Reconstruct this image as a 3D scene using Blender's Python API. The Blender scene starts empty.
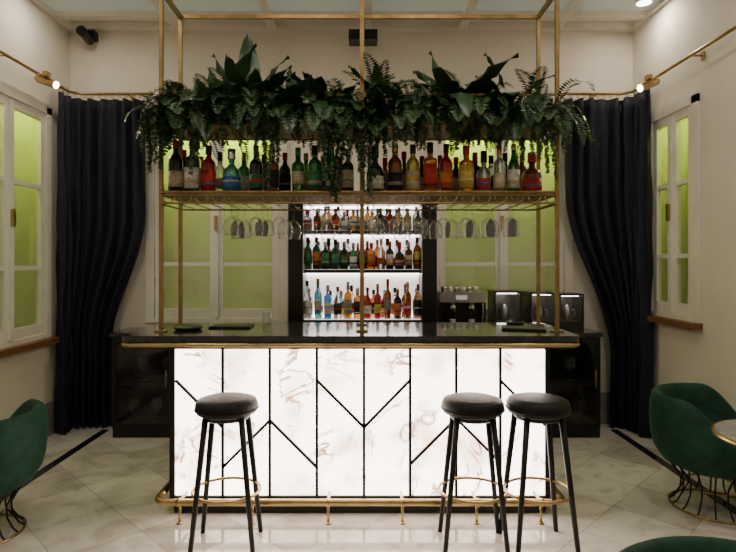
import bpy, math, random
from mathutils import Vector, Matrix
random.seed(7)
R=random.random
def U(a,b): return a+(b-a)*random.random()

# ------------------------------------------------------------------ materials
M={}
def mat(name,col,rough=.5,metal=0,trans=0,emis=None,es=0,coat=0,sheen=0,ior=1.45):
    m=bpy.data.materials.new(name); m.use_nodes=True
    b=m.node_tree.nodes['Principled BSDF']
    b.inputs['Base Color'].default_value=(*col,1)
    b.inputs['Roughness'].default_value=rough
    b.inputs['Metallic'].default_value=metal
    b.inputs['Transmission Weight'].default_value=trans
    b.inputs['IOR'].default_value=ior
    b.inputs['Coat Weight'].default_value=coat
    if sheen:
        b.inputs['Sheen Weight'].default_value=sheen
        b.inputs['Sheen Roughness'].default_value=.35
        b.inputs['Sheen Tint'].default_value=(min(1,col[0]*4+.1),min(1,col[1]*4+.1),min(1,col[2]*4+.1),1)
    if emis:
        b.inputs['Emission Color'].default_value=(*emis,1)
        b.inputs['Emission Strength'].default_value=es
    M[name]=m
    return m
def nodes(m): return m.node_tree.nodes, m.node_tree.links, m.node_tree.nodes['Principled BSDF']
def noisy(m,c1,c2,scale=4,detail=4,bump=0,bscale=60,dist=0.0,stretch=None):
    n,l,b=nodes(m)
    tc=n.new('ShaderNodeTexCoord'); nz=n.new('ShaderNodeTexNoise'); nz.inputs['Scale'].default_value=scale
    nz.inputs['Detail'].default_value=detail; nz.inputs['Distortion'].default_value=dist
    src=tc.outputs['Object']
    if stretch:
        mp=n.new('ShaderNodeMapping'); mp.inputs['Scale'].default_value=stretch
        l.new(src,mp.inputs['Vector']); src=mp.outputs['Vector']
    l.new(src,nz.inputs['Vector'])
    cr=n.new('ShaderNodeValToRGB'); cr.color_ramp.elements[0].position=.35; cr.color_ramp.elements[1].position=.65
    cr.color_ramp.elements[0].color=(*c1,1); cr.color_ramp.elements[1].color=(*c2,1)
    l.new(nz.outputs['Fac'],cr.inputs['Fac']); l.new(cr.outputs['Color'],b.inputs['Base Color'])
    if bump:
        n2=n.new('ShaderNodeTexNoise'); n2.inputs['Scale'].default_value=bscale
        l.new(src,n2.inputs['Vector'])
        bp=n.new('ShaderNodeBump'); bp.inputs['Strength'].default_value=bump; bp.inputs['Distance'].default_value=.01
        l.new(n2.outputs['Fac'],bp.inputs['Height']); l.new(bp.outputs['Normal'],b.inputs['Normal'])
noisy(mat('plaster',(.7,.66,.6),.8),(.72,.66,.58),(.77,.72,.64),2,3,.06,80)
noisy(mat('niche_plaster',(.6,.62,.5),.7),(.66,.66,.54),(.74,.74,.62),1.5)
noisy(mat('white_paint',(.75,.73,.68),.4),(.76,.73,.66),(.82,.79,.73),3)
noisy(mat('black_marble',(.012,.012,.014),.12,coat=.5),(.008,.008,.01),(.03,.03,.034),6,8,dist=1.5)
noisy(mat('grey_marble',(.35,.34,.32),.3),(.22,.21,.20),(.42,.40,.37),4,8,dist=1)
noisy(mat('black_metal',(.012,.012,.012),.4,.3),(.008,.008,.008),(.014,.014,.014),8)
noisy(mat('black_lacquer',(.01,.01,.01),.3),(.009,.009,.010),(.014,.014,.015),5)
noisy(mat('black_leather',(.02,.018,.017),.5),(.005,.0048,.0045),(.010,.0095,.009),20,4,.3,180)
M['black_leather'].node_tree.nodes['Principled BSDF'].inputs['Specular IOR Level'].default_value=.3
noisy(mat('brass',(.6,.42,.17),.3,1),(.42,.29,.12),(.56,.40,.18),10,4)
noisy(mat('aged_gold',(.45,.3,.12),.45,.9),(.27,.185,.075),(.38,.265,.12),12,4)
noisy(mat('navy_velvet',(.012,.015,.03),.75,sheen=.4),(.005,.007,.015),(.010,.013,.028),30,3,.15,120)
noisy(mat('green_velvet',(.004,.06,.035),.75,sheen=.35),(.002,.032,.018),(.004,.060,.033),14,3,.15,150)
noisy(mat('wood_sill',(.2,.08,.03),.45),(.14,.055,.02),(.26,.12,.05),10,4,stretch=(1,1,12))
mat('chrome',(.7,.7,.7),.15,1)
mat('steel',(.42,.42,.43),.28,1)
mat('bulb_warm',(1,.9,.7),.5,emis=(1,.82,.55),es=25)
mat('downlight_glow',(1,1,.9),.5,emis=(.95,1,.88),es=10)
mat('green_led',(.5,.9,.1),.5,emis=(.60,.80,.08),es=32)
mat('shelf_glow',(.9,.86,.84),.5,emis=(1,.88,.82),es=1.0)
mat('shelf_led',(.9,.9,.9),.5,emis=(1,.96,.94),es=9)
mat('ceiling_glass',(.50,.54,.48),.35,emis=(.55,.60,.52),es=.18)
mat('soil',(.02,.012,.008),.9)
mat('screen_glow',(.3,.32,.33),.3,emis=(.75,.75,.7),es=.35)
noisy(mat('leaf_dark',(.02,.06,.02),.38),(.010,.036,.012),(.026,.075,.022),9)
noisy(mat('leaf_fern',(.04,.09,.03),.5),(.022,.06,.020),(.05,.115,.038),9)
noisy(mat('leaf_pale',(.07,.12,.06),.55),(.075,.125,.06),(.13,.20,.10),9)
def thin_glass(name,tcol,pw,k,base,rough,dif):
    m=bpy.data.materials.new(name); m.use_nodes=True; n=m.node_tree.nodes; l=m.node_tree.links
    n.remove(n['Principled BSDF']); out=n['Material Output']
    tr=n.new('ShaderNodeBsdfTransparent'); tr.inputs[0].default_value=tcol
    gl=n.new('ShaderNodeBsdfGlossy'); gl.inputs['Roughness'].default_value=rough
    src=gl.outputs[0]
    if dif:
        df=n.new('ShaderNodeBsdfDiffuse'); df.inputs[0].default_value=(.9,.9,.88,1); m2=n.new('ShaderNodeMixShader'); m2.inputs[0].default_value=dif
        l.new(gl.outputs[0],m2.inputs[1]); l.new(df.outputs[0],m2.inputs[2]); src=m2.outputs[0]
    lw=n.new('ShaderNodeLayerWeight'); pw_=n.new('ShaderNodeMath'); pw_.operation='POWER'; pw_.inputs[1].default_value=pw
    l.new(lw.outputs['Facing'],pw_.inputs[0])
    ad=n.new('ShaderNodeMath'); ad.operation='MULTIPLY_ADD'; ad.inputs[1].default_value=k; ad.inputs[2].default_value=base; ad.use_clamp=True
    mx=n.new('ShaderNodeMixShader'); l.new(pw_.outputs[0],ad.inputs[0]); l.new(ad.outputs[0],mx.inputs[0]); l.new(tr.outputs[0],mx.inputs[1]); l.new(src,mx.inputs[2]); l.new(mx.outputs[0],out.inputs[0])
    M[name]=m
thin_glass('clear_glass',(.96,.97,.96,1),3,.6,.04,.07,0)
thin_glass('crystal',(.98,.98,.98,1),3.0,.9,.045,.08,.3)
for nm,c,t in [('bg_green',(.03,.20,.06),.7),('bg_dark',(.012,.03,.012),.3),('bg_brown',(.2,.065,.015),.6),('bg_clear',(.78,.82,.80),.85),
             ('bg_blue',(.06,.25,.55),.75),('bg_red',(.38,.015,.015),.45),('bg_amber',(.65,.25,.035),.7),('bg_black',(.01,.01,.01),.0),('bg_teal',(.12,.42,.5),.75),('bg_yellow',(.6,.52,.12),.65)]:
    mat(nm,c,.06,0,t,coat=.5)
for nm,c in [('lb_white',(.8,.77,.7)),('lb_cream',(.62,.53,.36)),('lb_red',(.5,.035,.025)),('lb_yellow',(.7,.5,.09)),('lb_black',(.015,.015,.015)),('lb_blue',(.04,.13,.4)),('lb_green',(.04,.2,.07)),('lb_orange',(.6,.18,.03)),('lb_grey',(.3,.29,.27))]:
    noisy(mat(nm,c,.6),tuple(x*.65 for x in c),c,70,2)
# onyx
m=mat('backlit_onyx',(.85,.8,.75),.2); n,l,b=nodes(m)
tc=n.new('ShaderNodeTexCoord')
nz=n.new('ShaderNodeTexNoise'); nz.inputs['Scale'].default_value=2.4; nz.inputs['Detail'].default_value=8; nz.inputs['Distortion'].default_value=2.0
l.new(tc.outputs['Object'],nz.inputs['Vector'])
s=n.new('ShaderNodeMath'); s.operation='SUBTRACT'; s.inputs[1].default_value=.5; l.new(nz.outputs['Fac'],s.inputs[0])
a=n.new('ShaderNodeMath'); a.operation='ABSOLUTE'; l.new(s.outputs[0],a.inputs[0])
r1=n.new('ShaderNodeValToRGB'); r1.color_ramp.elements[0].position=0; r1.color_ramp.elements[0].color=(1,1,1,1); r1.color_ramp.elements[1].position=.032; r1.color_ramp.elements[1].color=(0,0,0,1)
l.new(a.outputs[0],r1.inputs['Fac'])
n3=n.new('ShaderNodeTexNoise'); n3.inputs['Scale'].default_value=2.1; n3.inputs['Detail'].default_value=2; l.new(tc.outputs['Object'],n3.inputs['Vector'])
r2=n.new('ShaderNodeValToRGB'); r2.color_ramp.elements[0].position=.47; r2.color_ramp.elements[1].position=.56; l.new(n3.outputs['Fac'],r2.inputs['Fac'])
mu=n.new('ShaderNodeMath'); mu.operation='MULTIPLY'; l.new(r1.outputs[0],mu.inputs[0]); l.new(r2.outputs[0],mu.inputs[1])
n4=n.new('ShaderNodeTexNoise'); n4.inputs['Scale'].default_value=3.4; n4.inputs['Detail'].default_value=5; l.new(tc.outputs['Object'],n4.inputs['Vector'])
r4=n.new('ShaderNodeValToRGB'); r4.color_ramp.elements[0].position=.33; r4.color_ramp.elements[0].color=(.55,.38,.27,1); r4.color_ramp.elements[1].position=.53; r4.color_ramp.elements[1].color=(1,.87,.75,1); l.new(n4.outputs['Fac'],r4.inputs['Fac'])
mc=n.new('ShaderNodeMix'); mc.data_type='RGBA'; l.new(mu.outputs[0],mc.inputs['Factor']); l.new(r4.outputs[0],mc.inputs[6]); mc.inputs[7].default_value=(.13,.045,.006,1)
l.new(mc.outputs[2],b.inputs['Emission Color']); b.inputs['Emission Strength'].default_value=8.5
l.new(mc.outputs[2],b.inputs['Base Color'])
# marble tiles floor
m=mat('marble_tiles',(.6,.56,.5),.07); n,l,b=nodes(m)
tc=n.new('ShaderNodeTexCoord'); mp=n.new('ShaderNodeMapping'); mp.inputs['Rotation'].default_value=(0,0,math.radians(45)); l.new(tc.outputs['Object'],mp.inputs['Vector'])
br=n.new('ShaderNodeTexBrick'); br.offset=0; br.inputs['Scale'].default_value=1; br.inputs['Brick Width'].default_value=.45; br.inputs['Row Height'].default_value=.45
br.inputs['Mortar Size'].default_value=.0025; br.inputs['Mortar Smooth'].default_value=.1; br.inputs['Bias'].default_value=0
br.inputs['Color1'].default_value=(.52,.48,.43,1); br.inputs['Color2'].default_value=(.78,.74,.68,1); br.inputs['Mortar'].default_value=(.40,.36,.32,1)
l.new(mp.outputs[0],br.inputs['Vector'])
nz=n.new('ShaderNodeTexNoise'); nz.inputs['Scale'].default_value=3.4; nz.inputs['Detail'].default_value=9; nz.inputs['Distortion'].default_value=1.6; l.new(tc.outputs['Object'],nz.inputs['Vector'])
cr=n.new('ShaderNodeValToRGB'); cr.color_ramp.elements[0].position=.34; cr.color_ramp.elements[0].color=(.76,.74,.72,1); cr.color_ramp.elements[1].position=.54; cr.color_ramp.elements[1].color=(1,1,1,1); l.new(nz.outputs['Fac'],cr.inputs['Fac'])
mc=n.new('ShaderNodeMix'); mc.data_type='RGBA'; mc.blend_type='MULTIPLY'; mc.inputs['Factor'].default_value=1
l.new(br.outputs['Color'],mc.inputs[6]); l.new(cr.outputs[0],mc.inputs[7]); l.new(mc.outputs[2],b.inputs['Base Color'])

# ------------------------------------------------------------------ mesh builder
class MB:
    def __init__(s): s.v=[];s.f=[];s.m=[];s.sm=[];s.mats=[]
    def mi(s,n):
        if n not in s.mats: s.mats.append(n)
        return s.mats.index(n)
    def add(s,vs,fs,mt,smooth=False,mx=None):
        o=len(s.v); k=s.mi(mt)
        for p in vs:
            p=Vector(p)
            if mx is not None: p=mx@p
            s.v.append(p)
        for f in fs: s.f.append([i+o for i in f]); s.m.append(k); s.sm.append(smooth)
    def box(s,x0,x1,y0,y1,z0,z1,mt,mx=None):
        vs=[(x,y,z) for z in(z0,z1) for y in(y0,y1) for x in(x0,x1)]
        s.add(vs,[(0,2,3,1),(4,5,7,6),(0,1,5,4),(2,6,7,3),(0,4,6,2),(1,3,7,5)],mt,False,mx)
    def lathe(s,prof,mt,seg=16,org=(0,0,0),mx=None,smooth=True,power=None,sx=1,sy=1):
        vs=[];fs=[];o=Vector(org)
        for r,z in prof:
            for i in range(seg):
                a=2*math.pi*(i+.5)/seg; c=math.cos(a); d=math.sin(a)
                k=1
                if power: k=(abs(c)**power+abs(d)**power)**(-1/power)
                vs.append(o+Vector((r*c*k*sx,r*d*k*sy,z)))
        for j in range(len(prof)-1):
            for i in range(seg):
                i2=(i+1)%seg
                fs.append((j*seg+i,j*seg+i2,(j+1)*seg+i2,(j+1)*seg+i))
        if prof[0][0]>1e-4: fs.append(tuple(range(seg))[::-1])
        if prof[-1][0]>1e-4: fs.append(tuple((len(prof)-1)*seg+i for i in range(seg)))
        s.add(vs,fs,mt,smooth,mx)
    def tube(s,pts,r,mt,seg=8,closed=False,rads=None):
        pts=[Vector(p) for p in pts]; N=len(pts); vs=[];fs=[]
        nrm=None
        for i,p in enumerate(pts):
            if closed: t=(pts[(i+1)%N]-pts[i-1])
            else: t=pts[min(i+1,N-1)]-pts[max(i-1,0)]
            t.normalize()
            if nrm is None:
                nrm=t.orthogonal().normalized()
            else:
                nrm=(nrm-t*nrm.dot(t)).normalized()
            bn=t.cross(nrm); rr=rads[i] if rads else r
            for k in range(seg):
                a=2*math.pi*k/seg
                vs.append(p+nrm*math.cos(a)*rr+bn*math.sin(a)*rr)
        for i in range(N if closed else N-1):
            j=(i+1)%N
            for k in range(seg):
                k2=(k+1)%seg
                fs.append((i*seg+k,i*seg+k2,j*seg+k2,j*seg+k))
        if not closed:
            fs.append(tuple(range(seg))[::-1]); fs.append(tuple((N-1)*seg+k for k in range(seg)))
        s.add(vs,fs,mt,True)
    def bar(s,p0,p1,w,mt,up=(0,0,1)):
        p0=Vector(p0);p1=Vector(p1);t=(p1-p0).normalized();u=Vector(up)
        if abs(t.dot(u))>.95: u=Vector((0,1,0))
        a=t.cross(u).normalized()*w/2; b2=t.cross(a).normalized()*w/2
        vs=[p0+a+b2,p0-a+b2,p0-a-b2,p0+a-b2,p1+a+b2,p1-a+b2,p1-a-b2,p1+a-b2]
        s.add(vs,[(0,1,2,3),(7,6,5,4),(0,4,5,1),(1,5,6,2),(2,6,7,3),(3,7,4,0)],mt)
    def obj(s,name,loc=(0,0,0),rot=0,bevel=0,recenter=True,parent=None):
        vs=s.v
        loc=Vector(loc)
        if recenter and loc.length==0 and rot==0:
            xs=[p.x for p in vs];ys=[p.y for p in vs];zs=[p.z for p in vs]
            c=Vector(((min(xs)+max(xs))/2,(min(ys)+max(ys))/2,min(zs)))
            vs=[p-c for p in vs]; loc=c
        me=bpy.data.meshes.new(name); me.from_pydata([tuple(p) for p in vs],[],s.f)
        for k in s.mats: me.materials.append(M[k])
        me.polygons.foreach_set('material_index',s.m); me.polygons.foreach_set('use_smooth',s.sm)
        me.update()
        o=bpy.data.objects.new(name,me); bpy.context.scene.collection.objects.link(o)
        o.location=loc; o.rotation_euler=(0,0,rot)
        if bevel:
            bv=o.modifiers.new('bevel','BEVEL'); bv.width=bevel; bv.segments=2; bv.limit_method='ANGLE'
        if parent: o.parent=parent
        return o

XL,XR,YB,YF,ZC=-2.8,2.6,5.3,-2.2,3.76
# ------------------------------------------------------------------ room
b=MB(); b.box(XL-.2,XR+.2,YF-.2,YB+.5,-.1,0,'marble_tiles'); b.obj('floor',recenter=False)
b=MB()
b.box(XL-.2,XR+.2,YF-.2,YB+.5,ZC+.06,ZC+.16,'white_paint')
xs=[-2.8,-1.75,-.85,0.05,.95,1.85,2.6]
for x in xs: b.box(x-.04,x+.04,YF,YB,ZC,ZC+.07,'white_paint')
for y in [-2.15,-.6,.9,2.3,3.7,5.0,5.26]: b.box(XL,XR,y-.04,y+.04,ZC+.002,ZC+.068,'white_paint')
b.box(XL,XR,YF,5.0,ZC+.045,ZC+.055,'ceiling_glass')
b.obj('ceiling',recenter=False)
t=.18
def wall_y(name,y0,y1,openings,x0=XL-t,x1=XR+t):
    b=MB(); x=x0
    for (a,c,z0,z1) in openings:
        b.box(x,a,y0,y1,0,ZC+.06,'plaster'); b.box(a,c,y0,y1,0,z0,'plaster'); b.box(a,c,y0,y1,z1,ZC+.06,'plaster'); x=c
    b.box(x,x1,y0,y1,0,ZC+.06,'plaster'); b.obj(name,recenter=False)
def wall_x(name,x0,x1,openings):
    b=MB(); y=YF
    for (a,c,z0,z1) in openings:
        b.box(x0,x1,y,a,0,ZC+.06,'plaster'); b.box(x0,x1,a,c,0,z0,'plaster'); b.box(x0,x1,a,c,z1,ZC+.06,'plaster'); y=c
    b.box(x0,x1,y,YB,0,ZC+.06,'plaster'); b.obj(name,recenter=False)
WL=(-2.05,-.74,.97,2.87); WR=(.68,2.0,.97,2.87)
wall_y('wall_back',YB,YB+t,[WL,WR])
wall_y('wall_front',YF-t,YF,[])
SL=(3.82,4.93,.88,2.92); SR=(4.27,4.98,1.08,2.85)
wall_x('wall_left',XL-t,XL,[SL]); wall_x('wall_right',XR,XR+t,[SR])
def window(name,u0,u1,z0,z1,T,sill,zm):
    b=MB(); W='white_paint'
    def bx(a,c,d0,d1,e,f,mt): b.box(a,c,d0,d1,e,f,mt,T)
    D=.18+.22
    bx(u0-.15,u1+.15,D,D+.02,z0-.02,z1+.35,'niche_plaster')
    bx(u0-.15,u0-.13,t,D,z0-.02,z1+.35,'niche_plaster'); bx(u1+.13,u1+.15,t,D,z0-.02,z1+.35,'niche_plaster')
    bx(u0-.15,u1+.15,t,D,z1+.33,z1+.35,'niche_plaster'); bx(u0-.15,u1+.15,t,D,z0-.02,z0,'niche_plaster')
    bx(u0,u1,t+.06,t+.10,z1+.02,z1+.05,'green_led')
    c=.06
    bx(u0-.02,u0+c,-.02,.06,z0,z1,W); bx(u1-c,u1+.02,-.02,.06,z0,z1,W); bx(u0-.02,u1+.02,-.02,.06,z1-c,z1+.03,W); bx(u0,u1,-.015,.06,z0,z0+.04,W)
    um=(u0+u1)/2
    for a,e in ((u0+c,um),(um,u1-c)):
        s=.062; d0,d1=-.005,.04
        bx(a+.004,a+s,d0,d1,z0+.04,z1-c,W); bx(e-s,e-.004,d0,d1,z0+.04,z1-c,W)
        bx(a+s,e-s,d0,d1,z1-c-.07,z1-c,W); bx(a+s,e-s,d0,d1,z0+.04,z0+.13,W)
        for z in zm: bx(a+s,e-s,d0+.005,d1-.005,z-.018,z+.018,W)
        bx(a+s-.005,e-s+.005,.014,.018,z0+.1,z1-c-.04,'clear_glass')
        for z in (z0+.35,z1-.4): bx(a-.004,a+.008,-.012,0,z,z+.08,'brass')
    bx(um-.02,um+.02,-.022,-.004,z0+.05,z1-.08,W)
    bx(um-.012,um+.012,-.05,-.022,(z0+z1)/2-.07,(z0+z1)/2+.07,'brass')
    if sill: bx(u0-.06,u1+.06,-.09,.02,z0-.05,z0,'wood_sill')
    return b.obj(name,recenter=True)
Tb=Matrix.Translation((0,YB,0))
window('window_1',WL[0],WL[1],WL[2],WL[3],Tb,False,(1.53,2.2))
window('window_2',WR[0],WR[1],WR[2],WR[3],Tb,False,(1.53,2.2))
Tl=Matrix(((0,-1,0,XL),(1,0,0,0),(0,0,1,0),(0,0,0,1)))
Tr=Matrix(((0,1,0,XR),(1,0,0,0),(0,0,1,0),(0,0,0,1)))
window('window_3',SL[0],SL[1],SL[2],SL[3],Tl,True,(1.5,2.2))
window('window_4',SR[0],SR[1],SR[2],SR[3],Tr,True,(1.6,2.2))
b=MB(); b.box(XL,XL+.02,YF,YB,0,.3,'grey_marble'); b.obj('baseboard_left')
b=MB(); b.box(XR-.02,XR,YF,YB,0,.3,'grey_marble'); b.obj('baseboard_right')
b=MB(); b.box(XL+.02,XR-.02,YB-.02,YB,0,.3,'grey_marble'); b.obj('baseboard_back')
b=MB(); b.box(-2.40,-2.33,YF,5.1,0,.0025,'black_marble'); b.obj('trim_1')
b=MB(); b.box(2.29,2.36,YF,5.1,0,.0025,'black_marble'); b.obj('trim_2')

# ------------------------------------------------------------------ bar counter
b=MB()
PX0,PX1,PY=-1.177,1.152,3.42
b.box(PX0-.01,PX1+.01,PY+.012,3.76,.09,1.09,'black_lacquer')
b.box(PX0+.0,PX1-.0,PY+.03,3.74,0,.09,'black_lacquer')
pz0,pz1=.105,1.012
b.box(PX0+.02,PX1-.02,PY,PY+.014,pz0,pz1,'backlit_onyx')
b.box(PX0-.012,PX0+.02,PY-.012,PY+.02,.05,1.06,'black_metal'); b.box(PX1-.02,PX1+.012,PY-.012,PY+.02,.05,1.06,'black_metal')
b.box(PX0+.02,PX1-.02,PY-.012,PY+.02,pz1,1.09,'black_metal'); b.box(PX0+.02,PX1-.02,PY-.012,PY+.02,.0,pz0,'black_metal')
def PXm(px): return (px-362)*PY/552
def PZm(py): return 1.55-(py-262)*PY/552
vx=[223,270,317,364,410,456,500]
for px in vx: b.bar((PXm(px),PY-.004,pz0),(PXm(px),PY-.004,pz1),.017,'black_metal')
for (x0,y0,x1,y1) in [(176,380,223,427),(223,467,270,420),(270,420,317,467),(317,380,364,427),(364,427,410,380),(410,464,456,418),(456,418,500,462),(500,380,545,425)]:
    b.bar((PXm(x0),PY-.004,PZm(y0)),(PXm(x1),PY-.004,PZm(y1)),.017,'black_metal',up=(0,1,0))
def rrect(x0,x1,y0,y1,r,n=6,back=False):
    pts=[]
    for cx,cy,a0 in ((x0+r,y0+r,180),(x1-r,y0+r,270),(x1-r,y1-r,0),(x0+r,y1-r,90)):
        for i in range(n+1):
            a=math.radians(a0+90*i/n); pts.append((cx+r*math.cos(a),cy+r*math.sin(a)))
    return pts
def slab(b,pts,z0,z1,mt):
    N=len(pts); vs=[(x,y,z0) for x,y in pts]+[(x,y,z1) for x,y in pts]
    fs=[tuple(range(N))[::-1],tuple(range(N,2*N))]+[(i,(i+1)%N,N+(i+1)%N,N+i) for i in range(N)]
    b.add(vs,fs,mt)
CX0,CX1,CY0,CY1=-1.365,1.235,3.1,3.8
slab(b,rrect(CX0,CX1,CY0,CY1,.05),1.10,1.134,'black_marble')
slab(b,rrect(CX0+.015,CX1-.015,CY0+.015,CY1-.01,.05),1.06,1.10,'black_lacquer')
b.tube([(x,y,1.082) for x,y in rrect(CX0+.005,CX1-.005,CY0+.005,CY1,.05)],.012,'brass',8,closed=True)
rz=.13; path=[(-1.225,3.7,rz),(-1.225,3.4,rz),(-1.225,3.33,rz)]
for i in range(7):
    a=math.radians(180+90*i/6); path.append((-1.225+.07+.07*math.cos(a),3.33+.07*math.sin(a)-.0,rz))
for i in range(7):
    a=math.radians(270+90*i/6); path.append((1.2-.07+.07*math.cos(a),3.33+.07*math.sin(a),rz))
path+=[(1.2,3.4,rz),(1.2,3.7,rz)]
b.tube(path,.021,'brass',10)
for x in (-1.08,-.65,-.2,.24,.68,1.06):
    b.tube([(x,3.27,.0),(x,3.27,.12)],.008,'brass'); b.lathe([(.018,0),(.018,.006),(.009,.010)],'brass',12,(x,3.27,0))
    b.tube([(x,3.26,.13),(x,3.41,.13)],.009,'brass')
    b.tube([(x-.012,3.26,rz),(x+.012,3.26,rz)],.025,'brass',10)
b.obj('bar_counter',recenter=True)

# ------------------------------------------------------------------ gold hanging shelf frame
b=MB(); G='aged_gold'
FX0,FX1,FY0,FY1,FZ=-1.2,1.166,3.3,3.65,3.17
for x in (FX0,FX1):
    for y in (FY0,FY1): b.bar((x,y,1.134),(x,y,FZ),.022,G); b.box(x-.03,x+.03,y-.03,y+.03,1.134,1.142,G)
for y in (FY0,FY1): b.bar((0,y,1.134),(0,y,FZ),.026,G); b.box(-.035,.035,y-.03,y+.03,1.134,1.142,G)
for y in (FY0,FY1): b.bar((FX0,y,FZ),(FX1,y,FZ),.024,G)
for x in (FX0,0,FX1): b.bar((x,FY0,FZ),(x,FY1,FZ),.024,G)
for x in (FX0,0,FX1):
    b.tube([(x,3.475,FZ),(x,3.475,ZC+.0)],.008,G)
SZ=1.955
slab(b,rrect(FX0+.005,FX1-.005,FY0-.04,FY1+.03,.06),SZ-.012,SZ,G)
b.tube([(x,y,SZ+.008) for x,y in rrect(FX0,FX1,FY0-.045,FY1+.035,.06)],.008,G,8,closed=True)
b.tube([(x,y,SZ-.058) for x,y in rrect(FX0,FX1,FY0-.045,FY1+.035,.06)],.006,G,8,closed=True)
xr=FX0+.06
while xr<FX1-.05:
    loop=[(xr+.035*math.cos(a),FY0-.045,SZ-.022-.034*math.sin(a)) for a in [math.pi*k/8 for k in range(9)]]
    b.tube(loop,.004,G,6)
    b.tube([(xr+.035,FY0-.045,SZ-.055),(xr+.035,FY1+.03,SZ-.055)],.0035,G,6)
    xr+=.098
PZ=2.38
b.box(FX0,FX1,FY0-.03,FY1+.03,PZ-.015,PZ,G)
b.box(FX0,FX1,FY0-.035,FY0-.02,PZ-.02,PZ+.02,G); b.box(FX0,FX1,FY1+.02,FY1+.035,PZ-.02,PZ+.02,G)
b.box(FX0+.02,FX1-.02,FY0+.02,FY1-.02,PZ,PZ+.09,'soil')
for y in (FY0,FY1): b.bar((FX0,y,2.55),(FX1,y,2.55),.012,G)
b.obj('brass_bottle_rack')

# ------------------------------------------------------------------ bottles
def bottle(b,x,y,z,h,r,kind,glass,label,cap,seg=14):
    pw=None
    if kind=='std': pr=[(r*.9,0),(r,.015*h),(r,.60*h),(r*.97,.64*h),(r*.8,.69*h),(r*.46,.74*h),(r*.37,.77*h),(r*.36,.88*h)]; nk=.37
    elif kind=='wine': pr=[(r*.92,0),(r,.015*h),(r,.54*h),(r*.8,.63*h),(r*.44,.72*h),(r*.35,.8*h),(r*.35,.92*h)]; nk=.35
    elif kind=='square': pr=[(r*.85,0),(r*.92,.02*h),(r*.92,.64*h),(r*.86,.68*h),(r*.44,.715*h),(r*.36,.74*h),(r*.36,.86*h)]; nk=.38; pw=6
    elif kind=='squat': pr=[(r*1.05,0),(r*1.17,.03*h),(r*1.17,.46*h),(r*1.05,.54*h),(r*.5,.63*h),(r*.38,.67*h),(r*.38,.82*h)]; nk=.44
    else: pr=[(r*.78,0),(r*.84,.02*h),(r*.98,.60*h),(r*.88,.66*h),(r*.42,.72*h),(r*.34,.88*h)]; nk=.36
    o=(x,y,z)
    b.lathe(pr,glass,seg,o,power=pw)
    zt=pr[-1][1]
    cl=U(.0,.06)*h
    b.lathe([(r*nk*1.16,zt-.02*h-cl),(r*nk*1.16,h),(0.0,h)],cap,seg,o)
    rl=pr[2][0]*1.012 if kind!='slim' else r*.93
    e0,e1={'std':(.13,.50),'wine':(.16,.46),'square':(.12,.55),'squat':(.1,.40),'slim':(.2,.48)}[kind]
    e0+=U(-.03,.04); e1+=U(-.08,.05)
    if kind=='slim': b.lathe([(r*.895,e0*h),(r*.975,e1*h)],label,seg,o)
    else: b.lathe([(rl,e0*h),(rl,e1*h)],label,seg,o,power=pw)
    if kind!='slim':
        alt=random.choice(['lb_red','lb_black','lb_yellow','lb_blue','lb_cream','lb_white','lb_grey'])
        q=U(.03,.2)
        b.lathe([(rl*1.008,(e0+q)*h),(rl*1.008,(e0+q+U(.02,.09))*h)],alt,seg,o,power=pw)
        if R()<.5: b.lathe([(r*nk*1.1,.79*h),(r*nk*1.1,.83*h)],alt,seg,o)
def row(b,specs,px2x,y,z):
    for px,hh,r,kind,g,lbl,cap in specs: bottle(b,px2x(px),y+U(-.012,.012),z,hh*1.0,r*1.08,kind,g,lbl,cap)
f=lambda px:(px-362)*3.36/552
specs=[(176,.335,.040,'std','bg_black','lb_cream','lb_red'),(193,.33,.042,'square','bg_dark','lb_white','lb_black'),(209,.30,.040,'std','bg_red','lb_red','lb_black'),
(232,.28,.043,'squat','bg_teal','lb_blue','chrome'),(256,.30,.037,'std','bg_dark','lb_green','lb_green'),(272,.29,.040,'square','bg_brown','lb_black','brass'),
(298,.29,.038,'slim','bg_green','lb_cream','lb_green'),(315,.30,.040,'std','bg_green','lb_green','lb_black'),(332,.33,.036,'wine','bg_green','lb_white','brass'),(348,.28,.033,'std','bg_dark','lb_cream','lb_black'),
(375,.30,.042,'squat','bg_black','lb_white','lb_black'),(395,.31,.042,'std','bg_brown','lb_black','brass'),(413,.31,.040,'std','bg_yellow','lb_cream','lb_black'),(430,.32,.040,'square','bg_amber','lb_red','lb_black'),
(446,.31,.036,'std','bg_red','lb_orange','lb_black'),(466,.30,.042,'square','bg_amber','lb_yellow','lb_red'),(484,.27,.036,'squat','bg_clear','lb_red','lb_black'),(499,.30,.034,'std','bg_clear','lb_cream','brass'),
(513,.31,.034,'wine','bg_green','lb_white','brass'),(532,.26,.046,'squat','bg_brown','lb_red','lb_red')]
b=MB(); row(b,specs,f,3.36,SZ)
for px in (184,201,220,244,264,285,306,323,340,385,404,422,440,456,475,491,505,522):
    bottle(b,(px-362)*3.54/552,3.54,SZ,U(.26,.33),.038,random.choice(['std','square','slim','std']),random.choice(['bg_green','bg_clear','bg_brown','bg_dark','bg_black']),random.choice(['lb_white','lb_cream','lb_black','lb_yellow']),random.choice(['lb_black','brass','lb_red']))
b.obj('liquor_bottles')
kinds=['std','square','square','squat','std','wine','slim']; GS=['bg_green','bg_dark','bg_brown','bg_clear','bg_clear','bg_red','bg_amber','bg_black','bg_yellow','bg_brown']
LS=['lb_white','lb_cream','lb_red','lb_yellow','lb_black','lb_white','lb_orange','lb_green','lb_grey']; CS=['lb_black','brass','lb_red','chrome','lb_white']
BX0,BX1=-.655,.665
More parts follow.
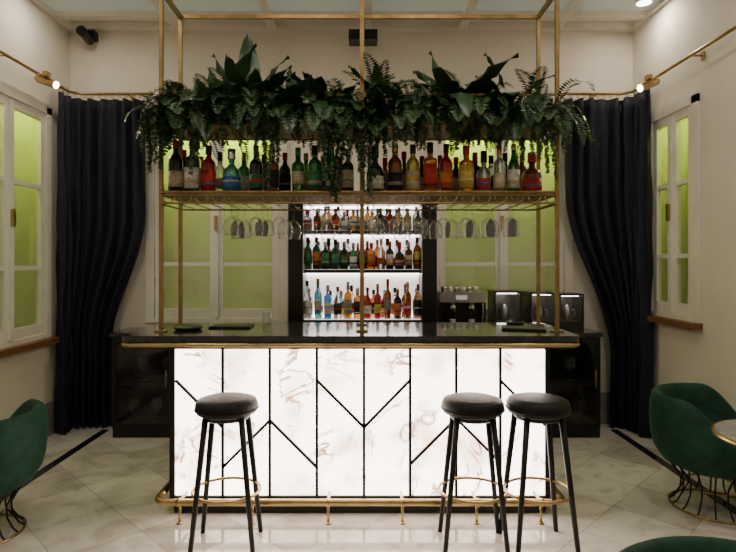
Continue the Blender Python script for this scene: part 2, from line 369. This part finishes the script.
def srow(z,n,hmin,hmax,y,left=None):
    x0,x1=BX0+.165,BX1-.165
    for i in range(n):
        x=x0+(x1-x0)*i/(n-1)+U(-.004,.004); fr=i/(n-1)
        g=random.choice(GS)
        if left=='blue' and fr<.35: g=random.choice(['bg_teal','bg_blue','bg_clear','bg_clear','bg_clear'])
        elif left=='blue': g=random.choice(['bg_clear','bg_black','bg_red','bg_brown','bg_amber'])
        if left=='green' and fr<.35: g=random.choice(['bg_green','bg_dark','bg_green'])
        bottle(b,x,y+U(-.008,.008),z,U(hmin,hmax),U(.034,.038),random.choice(kinds),g,random.choice(LS),random.choice(CS),12)
b=MB(); srow(1.835,13,.17,.22,4.97); srow(1.835,12,.19,.23,5.08)
srow(1.485,13,.23,.29,4.97,'green'); srow(1.485,12,.24,.29,5.08)
srow(1.04,12,.27,.36,4.97,'blue'); srow(1.04,11,.24,.33,5.08,'blue')
b.obj('liquor_bottles')
# shelf unit
b=MB(); K='black_lacquer'; Y0,Y1=4.9,5.22
b.box(BX0,BX0+.13,Y0,Y1,.93,2.1,K); b.box(BX1-.13,BX1,Y0,Y1,.93,2.1,K)
b.box(BX0+.13,BX1-.13,Y0,Y1,2.07,2.1,K); b.box(BX0+.13,BX1-.13,Y0,Y1,.93,1.035,K)
b.box(BX0+.13,BX1-.13,Y1-.02,Y1,1.035,2.07,'shelf_glow')
for z in (1.80,1.45): 
    b.box(BX0+.13,BX1-.13,Y0,Y1-.02,z,z+.03,K); b.box(BX0+.13,BX1-.13,Y1-.06,Y1-.03,z-.012,z,'shelf_led')
b.box(BX0+.14,BX1-.14,Y0+.02,Y1-.03,1.03,1.0385,'shelf_glow'); b.box(BX0+.14,BX1-.14,Y1-.05,Y1-.025,1.036,1.05,'shelf_led')
b.box(BX0+.13,BX1-.13,Y1-.06,Y1-.03,2.055,2.07,'shelf_led')
for x in (BX0+.13,BX1-.136): b.box(x,x+.006,Y0-.004,Y0,.95,2.09,'chrome')
b.obj('back_bar_shelf')
# back cabinet
b=MB(); X0,X1,Y0,Y1,ZT=-2.2,2.1,4.85,5.24,.93
b.box(X0-.01,X1+.01,Y0-.02,Y1,ZT-.035,ZT,'black_marble')
b.box(X0,X1,Y1-.02,Y1,.0,ZT-.035,K); b.box(X0,X1,Y0+.02,Y1,.0,.09,K); b.box(X0,X1,Y0+.03,Y1-.02,.46,.475,K)
n_=8
for i in range(n_+1):
    x=X0+(X1-X0)*i/n_; x=min(max(x,X0+.01),X1-.01); b.box(x-.01,x+.01,Y0+.02,Y1-.02,.09,ZT-.035,K)
for i in range(n_):
    a=X0+(X1-X0)*i/n_+.004; c=X0+(X1-X0)*(i+1)/n_-.004
    b.box(a,a+.035,Y0,Y0+.018,.09,ZT-.04,K); b.box(c-.035,c,Y0,Y0+.018,.09,ZT-.04,K); b.box(a+.035,c-.035,Y0,Y0+.018,.09,.13,K); b.box(a+.035,c-.035,Y0,Y0+.018,ZT-.08,ZT-.04,K)
    b.box(a+.03,c-.03,Y0+.008,Y0+.011,.12,ZT-.07,'clear_glass'); b.tube([(c-.05,Y0-.02,.45),(c-.05,Y0-.02,.6)],.005,'brass',6)
b.obj('back_bar_cabinet')
def wineglass(b,x,y,z,flip=True,s=1,mt='crystal',seg=16):
    h=.195*s; pr=[(.0,0),(.034*s,.001),(.034*s,.004),(.005*s,.010),(.004*s,.075*s),(.014*s,.085*s),(.036*s,.105*s),(.044*s,.132*s),(.043*s,.16*s),(.036*s,h)]
    if flip: pr=[(r,-zz) for r,zz in pr]
    inner=[(max(r-.0015,0),zz) for r,zz in pr[:4:-1]]
    vs=pr+inner
    seg_=seg; o=Vector((x,y,z)); V=[];F=[]
    for r,zz in vs:
        for i in range(seg_):
            a=2*math.pi*i/seg_; V.append(o+Vector((r*math.cos(a),r*math.sin(a),zz)))
    for j in range(len(vs)-1):
        for i in range(seg_):
            i2=(i+1)%seg_; F.append((j*seg_+i,j*seg_+i2,(j+1)*seg_+i2,(j+1)*seg_+i))
    b.add(V,F,mt,True)
b=MB()
for i in range(7):
    for xx in (X0+.12+i*.1,X1-.12-i*.1): wineglass(b,xx,5.02+U(-.04,.04),.478 if i%2 else .092,False,1.1)
b.obj('stemware')
b=MB()
for (px,y) in ((231,3.32),(256,3.32),(279,3.32),(238,3.45),(262,3.45),(285,3.45),(245,3.57),(268,3.57),(294,3.57),(310,3.45),(345,3.45),(328,3.57),
   (374,3.32),(396,3.32),(421,3.32),(443,3.32),(383,3.45),(405,3.45),(430,3.45),(452,3.45),(378,3.57),(400,3.57),(415,3.57),(436,3.57),(466,3.32),(488,3.32),(510,3.32),(472,3.5),(492,3.5),(513,3.5)):
    wineglass(b,(px-362)*y/552,y,SZ-.05,True,U(.97,1.1))
b.obj('wine_glasses')
# small espresso machine on the back bar
b=MB(); x0,x1=BX1+.03,1.10; y0,y1=4.88,5.16; z0=.93
b.box(x0,x1,y0,y1,z0,z0+.05,'steel'); b.box(x0,x1,y0+.14,y1,z0+.05,z0+.30,K); b.box(x0,x1,y0+.02,y1,z0+.26,z0+.35,'steel')
b.box(x0-.002,x0+.02,y0+.03,y1,z0+.05,z0+.27,K); b.box(x1-.02,x1+.002,y0+.03,y1,z0+.05,z0+.27,K)
b.box(x0+.02,x1-.02,y0+.01,y0+.14,z0+.05,z0+.056,'black_metal')
for k in (.12,.29):
    b.lathe([(.0,-.04),(.034,-.04),(.036,-.01),(.03,0),(.03,.03)],'chrome',16,(x0+k,y0+.08,z0+.23)); b.tube([(x0+k,y0+.05,z0+.2),(x0+k,y0-.06,z0+.185)],.01,'black_lacquer',8)
    b.lathe([(0,0),(.02,0),(.03,.05),(.027,.05),(.018,.005),(0,.005)],'lb_white',16,(x0+k,y0+.08,z0+.056))
b.tube([(x1-.03,y0+.03,z0+.27),(x1-.03,y0-.01,z0+.2),(x1-.035,y0,z0+.1)],.005,'chrome',6)
for k in range(6): b.lathe([(0,0),(.02,0),(.028,.045),(.025,.045),(.017,.005),(0,.005)],'lb_white' if k%2 else 'steel',14,(x0+.05+k*.058,5.04,z0+.35))
b.box(x0+.14,x0+.24,y0+.016,y0+.02,z0+.285,z0+.325,'screen_glow')
b.obj('espresso_machine')
# glass-front display boxes
def dbox(name,x0,x1,k):
    b=MB(); y0,y1,z0,z1=4.9,5.15,.93,1.29-k*.012; w=.016
    b.box(x0,x1,y1-.01,y1,z0,z1,K); b.box(x0,x0+w,y0,y1-.01,z0,z1,K); b.box(x1-w,x1,y0,y1-.01,z0,z1,K); b.box(x0+w,x1-w,y0,y1-.01,z0,z0+.09,K); b.box(x0+w,x1-w,y0,y1-.01,z1-w,z1,K)
    b.box(x0+w,x1-w,y1-.014,y1-.011,z0+.09,z1-w,'steel')
    b.box(x0+w+.02,x1-w-.02,y0+.03,y0+.045,z1-w-.008,z1-w,'shelf_led')
    xm=(x0+x1)/2; b.lathe([(.0,0),(.03,.0),(.05,.03),(.056,.07),(.05,.11),(.03,.135),(.028,.15)],'chrome' if k%2 else 'steel',16,(xm,(y0+y1)/2,z0+.09))
    b.tube([(xm+.045,(y0+y1)/2-.01,z0+.19),(xm+.075,(y0+y1)/2-.02,z0+.18),(xm+.07,(y0+y1)/2-.02,z0+.13),(xm+.05,(y0+y1)/2-.01,z0+.12)],.005,'chrome',6)
    b.box(x0+w,x1-w,y0+.004,y0+.007,z0+.09,z1-w,'clear_glass')
    b.obj(name)
for k,(p,q) in enumerate(((494,522),(530,556),(559,584))): dbox('display_case',(p-362)*4.9/552,(q-362)*4.9/552,k)

# ------------------------------------------------------------------ plants
def leaf(b,p,az,el,L,W,droop,mt,n=8):
    p=Vector(p); d=Vector((math.cos(az)*math.cos(el),math.sin(az)*math.cos(el),math.sin(el)))
    side=Vector((-math.sin(az),math.cos(az),0)); vs=[];fs=[]
    for i in range(n+1):
        t_=i/n; w=W*(math.sin(math.pi*min(1,(t_*.93+.07)))**.8)*(1 if t_<.5 else (1-(t_-.5)*.5)); 
        up=side.cross(d); wav=.12*W*math.sin(i*2.1)
        vs+= [p-side*w*.5+up*(w*.13+wav),p,p+side*w*.5+up*(w*.13-wav)]
        p=p+d*L/n; d=(d+Vector((0,0,-droop/n))).normalized()
    for i in range(n):
        o=i*3; fs+=[(o,o+1,o+4,o+3),(o+1,o+2,o+5,o+4)]
    b.add(vs,fs,mt,True)
def frond(b,p,az,el,L,droop,mt,n=20,w=.06):
    p=Vector(p); d=Vector((math.cos(az)*math.cos(el),math.sin(az)*math.cos(el),math.sin(el)))
    side=Vector((-math.sin(az),math.cos(az),0)); vs=[];fs=[]
    for i in range(n):
        t_=i/n; q=p+d*L/n; ll=w*(math.sin(math.pi*(t_*.85+.12)))
        up=side.cross(d)
        for sg in(-1,1):
            o=len(vs); tip=p+side*sg*ll+d*ll*.35-up*ll*U(.0,.3)
            vs+=[p,p+(tip-p)*.5+d*L/n*.55,tip,p+(tip-p)*.5-d*L/n*.4]; fs.append((o,o+1,o+2,o+3))
        o=len(vs); s_=side*.0012; vs+=[p-s_,p+s_,q+s_,q-s_]; fs.append((o,o+1,o+2,o+3))
        p=q; d=(d+Vector((U(-.02,.02),U(-.02,.02),-droop/n))).normalized()
    b.add(vs,fs,mt,False)
def strand(b,p,L,mt,w=.040):
    n=max(5,int(L/.008)); vs=[];fs=[]; p0=Vector(p); phx=U(0,6); phy=U(0,6); ax=U(.004,.014)
    for i in range(n+1):
        c=p0+Vector((ax*math.sin(phx+i*.12),ax*math.sin(phy+i*.1),-i*.008))
        for k in range(7):
            a=U(0,6.28); d=Vector((math.cos(a),math.sin(a),U(-1.3,.0))).normalized(); s_=d.cross(Vector((0,0,1))).normalized(); ll=w*U(.6,1.2)*(1-.45*i/n)
            o=len(vs); vs+=[c,c+d*ll*.5+s_*ll*.3,c+d*ll,c+d*ll*.5-s_*ll*.3]; fs.append((o,o+1,o+2,o+3))
    b.add(vs,fs,mt,False)
b=MB()
for i in range(440):
    x=U(-1.2,1.17); y=U(3.24,3.70); front=R()<.5
    az=-math.pi/2+U(-1.1,1.1) if front else U(0,6.28)
    hi=1+.45*math.sin(x*5.3+1)+.3*math.sin(x*13)
    frond(b,(x,U(3.22,3.4) if front else y,2.42+U(-.03,.10)),az,U(-.3,1.0+.3*hi),U(.14,.28)*(.7+.35*hi) if front else U(.16,.32)*(.7+.35*hi),U(1.0,3.2),random.choice(['leaf_fern','leaf_dark','leaf_dark','leaf_fern','leaf_pale']))
for i in range(44):
    frond(b,(-1.15,U(3.25,3.6),2.45),math.pi+U(-.9,.9),U(-.2,1.1),U(.12,.26),2.6,'leaf_pale' if i%2 else 'leaf_fern'); frond(b,(1.12,U(3.25,3.6),2.45),U(-.9,.9),U(-.2,1.),U(.10,.2),2.8,'leaf_pale' if i%2 else 'leaf_dark')
b.obj('boston_fern')
b=MB()
TR=[(143,150),(149,172),(155,162),(161,168),(168,148),(182,150),(192,174),(197,158),(206,145),(222,150),(240,145),(258,160),(264,174),(270,186),(277,162),(300,142),(318,152),(325,178),(330,196),(336,202),(341,186),(348,162),(358,172),(364,190),(370,197),(376,176),(384,155),(396,148),(408,145),(424,148),(440,142),(455,150),(478,145),(492,143),(505,150),(520,160),(532,152),(540,158),(547,172),(554,180),(562,152),(569,142)]
for px,py in TR:
    y=U(3.17,3.22); x=(px-362)*y/552; zt=2.44; zb=1.55+(262-py)*y/552
    strand(b,(x,y,zt),zt-zb,random.choice(['leaf_pale','leaf_pale','leaf_fern']))
for i in range(90):
    strand(b,(U(-1.2,1.17),U(3.19,3.24) if i%2 else 3.72,2.44),U(.06,.13),random.choice(['leaf_fern','leaf_dark']),.03)
b.obj('trailing_plant')
b=MB()
def cluster(px,n,L,el0=.3,el1=1.4):
    x=(px-362)*3.38/552
    for i in range(n): leaf(b,(x+U(-.05,.05),3.38+U(-.12,.1),2.48),U(0,6.28),U(el0,el1),U(.65,1)*L,L*U(.22,.32),U(.8,2.8),'leaf_dark')
for px,n_,L in ((235,16,.44),(205,12,.30),(262,12,.36),(290,12,.32),(325,15,.37),(350,6,.28),(378,11,.34),(410,13,.34),(450,17,.46),(480,10,.33),(505,14,.38),(540,9,.28),(180,7,.25)): cluster(px,n_,L)
leaf(b,(-.76,3.40,2.5),2.8,1.25,.40,.13,.9,'leaf_dark'); leaf(b,(-.72,3.40,2.5),1.57,1.40,.52,.16,.35,'leaf_dark'); leaf(b,(-.70,3.40,2.5),.2,1.15,.42,.12,.9,'leaf_dark')
leaf(b,(.55,3.40,2.5),2.4,1.3,.42,.12,.8,'leaf_dark'); leaf(b,(.58,3.40,2.5),.2,1.1,.42,.12,1.2,'leaf_dark')
b.obj('broadleaf_plant')

# ------------------------------------------------------------------ curtains
def curtain(name,path,folds,cut):
    P=[Vector((x,y,0)) for x,y in path]; Ls=[0]
    for i in range(1,len(P)): Ls.append(Ls[-1]+(P[i]-P[i-1]).length)
    T=Ls[-1]
    def at(s_):
        s_=min(max(s_,0),T-1e-5)
        for i in range(1,len(P)):
            if s_<=Ls[i]: t_=(s_-Ls[i-1])/(Ls[i]-Ls[i-1]); d=(P[i]-P[i-1]).normalized(); return P[i-1].lerp(P[i],t_),d
    N=folds*14; H=30; vs=[];fs=[]
    for j in range(H+1):
        z=.012+(3.07-.012)*j/H; wd=cut(z)
        for i in range(N+1):
            u=i/N; p,d=at(u*T*wd); nn=Vector((d.y,-d.x,0)); amp=.034+.012*(1-j/H)+.012*math.sin(u*17)
            off=amp*math.sin(u*folds*2*math.pi+.6*math.sin(z*1.9+u*9))+.01*math.sin(u*61+z*3)+.006*math.sin(z*9+u*30)
            q=p+nn*off; vs.append((q.x,q.y,z))
    W_=N+1
    for j in range(H):
        for i in range(N): fs.append((j*W_+i,j*W_+i+1,(j+1)*W_+i+1,(j+1)*W_+i))
    b=MB(); b.add(vs,fs,'navy_velvet',True); o=b.obj(name)
    so=o.modifiers.new('thick','SOLIDIFY'); so.thickness=.006
def sm(a,c,x): t_=min(max((x-a)/(c-a),0),1); return t_*t_*(3-2*t_)
curtain('curtain',[(-2.71,4.93),(-2.70,5.08),(-2.6,5.16),(-2.03,5.16)],8,lambda z:.62+.38*sm(.75,2.0,z))
curtain('curtain',[(2.51,4.83),(2.50,5.05),(2.42,5.16),(1.90,5.16)],8,lambda z:.52+.48*sm(.7,2.2,z))
def rod(name,pts,brs):
    b=MB(); b.tube(pts,.013,'brass',8)
    for p in (pts[0],pts[-1]): b.lathe([(.0,-.03),(.025,-.015),(.028,0),(.025,.015),(0,.03)],'brass',10,p)
    for (x,y,xw,yw) in brs:
        b.tube([(x,y,3.12),(xw,yw,3.12)],.007,'brass',6)
        if abs(xw-x)>.01: b.box(min(xw,xw+.012*(1 if x>xw else -1)),max(xw,xw+.012*(1 if x>xw else -1)),yw-.02,yw+.02,3.09,3.15,'brass')
        else: b.box(x-.02,x+.02,yw-.012,yw,3.09,3.15,'brass')
    for i in range(len(pts)-1):
        a=Vector(pts[i]);c=Vector(pts[i+1]); 
        if a.y>4.8 or c.y>5.1:
            L=(c-a).length; k=int(L/.06)
            for j in range(k):
                p=a.lerp(c,(j+.5)/k); ring=[(p+Vector((0,0,-.012)))+((c-a).normalized().cross(Vector((0,0,1)))*math.cos(t_)+Vector((0,0,1))*math.sin(t_))*.026 for t_ in [k2*math.pi/5 for k2 in range(10)]]
                b.tube(ring,.003,'brass',5,closed=True)
    b.obj(name)
rod('curtain_rod',[(-2.7,1.2,3.12),(-2.7,4.85,3.12),(-2.7,5.08,3.12),(-2.62,5.16,3.12),(-1.98,5.16,3.12)],[(-2.7,1.6,XL,1.6),(-2.7,4.2,XL,4.2),(-2.2,5.16,-2.2,YB)])
rod('curtain_rod',[(2.5,1.2,3.12),(2.5,4.85,3.12),(2.5,5.08,3.12),(2.42,5.16,3.12),(1.86,5.16,3.12)],[(2.5,1.6,XR,1.6),(2.5,4.2,XR,4.2),(2.2,5.16,2.2,YB)])
def rodspot(x,y,tgt):
    b=MB(); o=Vector((x,y,3.06)); d=(Vector(tgt)-o).normalized(); q=d.to_track_quat('Z','Y').to_matrix().to_4x4(); T=Matrix.Translation(o)@q
    b.lathe([(.0,-.1),(.03,-.1),(.034,-.09),(.034,.08),(.038,.085),(.038,.1),(.030,.1),(.028,.07)],'brass',16,(0,0,0),T)
    b.lathe([(.030,.1005),(.0,.102)],'bulb_warm',16,(0,0,0),T)
    b.tube([(x,y,3.08),(x,y,3.12)],.01,'brass')
    b.box(x-.02,x+.02,y-.03,y+.03,3.10,3.14,'brass')
    b.obj('rod_spotlight')
    L=bpy.data.lights.new('rod_spot_beam','SPOT'); L.energy=60; L.color=(1,.78,.52); L.spot_size=math.radians(105); L.spot_blend=.7; L.shadow_soft_size=.03
    ob=bpy.data.objects.new('rod_spot_beam',L); bpy.context.scene.collection.objects.link(ob); ob.location=o+d*.12; ob.rotation_euler=d.to_track_quat('-Z','Y').to_euler()
rodspot(-2.64,4.62,(-1.2,4.3,2.5)); rodspot(2.44,4.7,(1.2,4.3,2.5))

# ------------------------------------------------------------------ stools
def stool(x,y,rot):
    b=MB()
    b.lathe([(.0,.72),(.14,.72),(.160,.73),(.169,.752),(.169,.775),(.158,.797),(.12,.808),(0,.811)],'black_leather',32)
    b.tube([(.170*math.cos(a),.170*math.sin(a),.750) for a in [i*math.pi/16 for i in range(32)]],.004,'black_leather',6,closed=True)
    b.lathe([(.0,.695),(.12,.695),(.13,.707),(.13,.72)],'black_metal',24)
    for sx in(-1,1):
        for sy in(-1,1): b.tube([(sx*.095,sy*.09,.715),(sx*.165,sy*.14,0)],.01,'black_metal',10,rads=[.017,.013])
    ring=[(.172*math.cos(a)*1.06,.172*math.sin(a)*.97,.30) for a in [i*math.pi/20 for i in range(40)]]
    b.tube(ring,.008,'brass',8,closed=True)
    b.obj('bar_stool',(x,y,0),rot)
stool(-.742,3.03,.04); stool(.607,3.03,-.05); stool(.965,3.03,.08)

# ------------------------------------------------------------------ tub chairs
def chair(x,y,rot,H=.75):
    b=MB(); N=56; prof_n=0; vs=[];fs=[]
    for i in range(N):
        a=2*math.pi*i/N; c=math.cos(a)
        w=sm(-.75,.35,c); h=.44+(H-.44)*w
        k=.94 if c<0 else 1
        pr=[(.05,.25),(.22,.255),(.29,.29),(.335,.36),(.352,.43),(.36,.44+(h-.44)*.35),(.358,.44+(h-.44)*.75+.0),(.345,h),(.325,h+.014),(.303,h+.006),(.29,h-.03),(.275,.45+(h-.45)*.4 if w>.1 else .42),(.262,.40),(.05,.40)]
        for r,z in pr: vs.append((r*c*k*(1.0),r*math.sin(a),z))
        prof_n=len(pr)
    for i in range(N):
        j=(i+1)%N
        for k in range(prof_n-1): fs.append((i*prof_n+k,j*prof_n+k,j*prof_n+k+1,i*prof_n+k+1))
    fs.append(tuple(i*prof_n for i in range(N))[::-1]); fs.append(tuple(i*prof_n+prof_n-1 for i in range(N)))
    b.add(vs,fs,'green_velvet',True)
    b.lathe([(0,.39),(.24,.39),(.262,.405),(.272,.43),(.268,.46),(.24,.478),(.0,.485)],'green_velvet',40,sx=.98)
    for i in range(16):
        a=2*math.pi*(i+.5)/16; cs,sn=math.cos(a),math.sin(a)
        b.tube([(r*cs,r*sn,z) for r,z in ((.27,.29),(.21,.22),(.175,.16),(.18,.09),(.215,.03),(.245,.008))],.0055,'black_metal',6)
    b.tube([(.245*math.cos(a),.245*math.sin(a),.008) for a in [i*math.pi/18 for i in range(36)]],.007,'brass',6,closed=True)
    b.tube([(.172*math.cos(a),.172*math.sin(a),.14) for a in [i*math.pi/18 for i in range(36)]],.005,'brass',6,closed=True)
    b.obj('velvet_tub_chair',(x,y,0),rot)
chair(2.225,3.50,math.radians(140),.70); chair(-2.2,3.14,math.radians(-10),.69); chair(.93,1.26,math.radians(90),.75)
b=MB(); b.lathe([(0,.70),(.27,.70),(.278,.705),(.278,.722),(.27,.727),(0,.727)],'grey_marble',40,(2.0,2.62,0))
b.tube([(2.0+.28*math.cos(a),2.62+.28*math.sin(a),.713) for a in [i*math.pi/24 for i in range(48)]],.012,'brass',8,closed=True)
b.lathe([(.0,0),(.19,0),(.19,.012),(.05,.025),(.02,.05),(.018,.68),(.06,.70)],'brass',24,(2.0,2.62,0)); b.obj('round_side_table')

# ------------------------------------------------------------------ counter items
b=MB(); x,y=-1.07,3.4
b.lathe([(0,1.135),(.07,1.135),(.085,1.142),(.088,1.155),(.082,1.153),(.07,1.145),(0,1.144)],'black_lacquer',24,(x,y,0)); b.obj('bar_tray')
b=MB(); b.box(-.96,-.70,3.45,3.60,1.134,1.142,'black_leather'); b.box(-.955,-.705,3.455,3.595,1.142,1.146,'lb_black'); b.obj('bar_mat')
b=MB(); b.lathe([(.0,0),(.028,0),(.034,.075),(.032,.075),(.027,.008),(0,.008)],'crystal',18,(-.64,3.72,1.134)); b.obj('tumbler_glass')
b=MB(); T=Matrix.Translation((1.0,3.42,1.134))@Matrix.Rotation(-.25,4,'Z'); b.box(-.13,.13,-.09,.09,0,.008,'black_leather',T); b.box(-.125,.125,-.085,.085,.008,.012,'lb_black',T); b.obj('menu_folder')
b=MB(); b.lathe([(0,0),(.055,0),(.06,.02),(.055,.022),(.05,.008),(0,.006)],'black_lacquer',20,(1.02,3.68,1.134)); b.obj('ashtray')

# ------------------------------------------------------------------ ceiling gear
b=MB(); x,y,z=-2.58,5.16,3.66
b.box(x-.05,x+.05,y+.06,YB,z,z+.08,'black_metal'); b.tube([(x,y+.1,z+.04),(x,y,z)],.014,'black_metal')
Tc=Matrix.Translation((x+.01,y-.02,z-.01))@Matrix.Rotation(math.radians(78),4,'X'); b.lathe([(0,-.09),(.035,-.085),(.04,-.07),(.04,.06),(.046,.07),(.046,.1),(.03,.1),(0,.09)],'black_metal',16,(0,0,0),Tc); b.obj('security_camera')
b=MB(); b.box(-.12,.14,4.95,5.12,3.55,3.64,'black_metal'); b.bar((.01,5.03,3.64),(.01,5.03,ZC),.03,'black_metal'); b.box(-.1,.12,4.945,4.95,3.56,3.63,'black_leather'); b.obj('ceiling_speaker',bevel=.006)
def downlight(x,y,e,vis=True):
    b=MB(); b.lathe([(.075,ZC-.004),(.075,ZC),(.06,ZC)],'white_paint',24,(x,y,0)); b.lathe([(.0,ZC-.006),(.06,ZC-.006),(.06,ZC-.003)],'downlight_glow',24,(x,y,0)); b.obj('downlight_and_fill')
    L=bpy.data.lights.new('downlight_and_fill_beam','AREA'); L.shape='DISK'; L.size=.14; L.energy=e; L.color=(1,.88,.72); ob=bpy.data.objects.new('downlight_and_fill_beam',L); bpy.context.scene.collection.objects.link(ob); ob.location=(x,y,ZC-.012)
for x,y,e in ((-2.45,4.45,6),(2.40,4.70,6),(-1.75,2.9,10),(1.85,2.9,10),(-.45,2.3,9),(.55,2.3,9),(-1.75,.9,6),(1.85,.9,6),(.05,-.6,5)): downlight(x,y,e)  # back corner pair are downlights; the rest are unseen fill, added for brightness

w=bpy.data.worlds.new('world'); bpy.context.scene.world=w; w.use_nodes=True
w.node_tree.nodes['Background'].inputs[0].default_value=(.02,.02,.025,1); w.node_tree.nodes['Background'].inputs[1].default_value=.3
cam=bpy.data.cameras.new('camera'); co=bpy.data.objects.new('camera',cam); bpy.context.scene.collection.objects.link(co)
co.location=(0,0,1.55); co.rotation_euler=(math.radians(90),0,0); cam.sensor_width=36; cam.clip_start=.05
cam.lens=27; cam.shift_x=6/736; cam.shift_y=-14/736
bpy.context.scene.camera=co
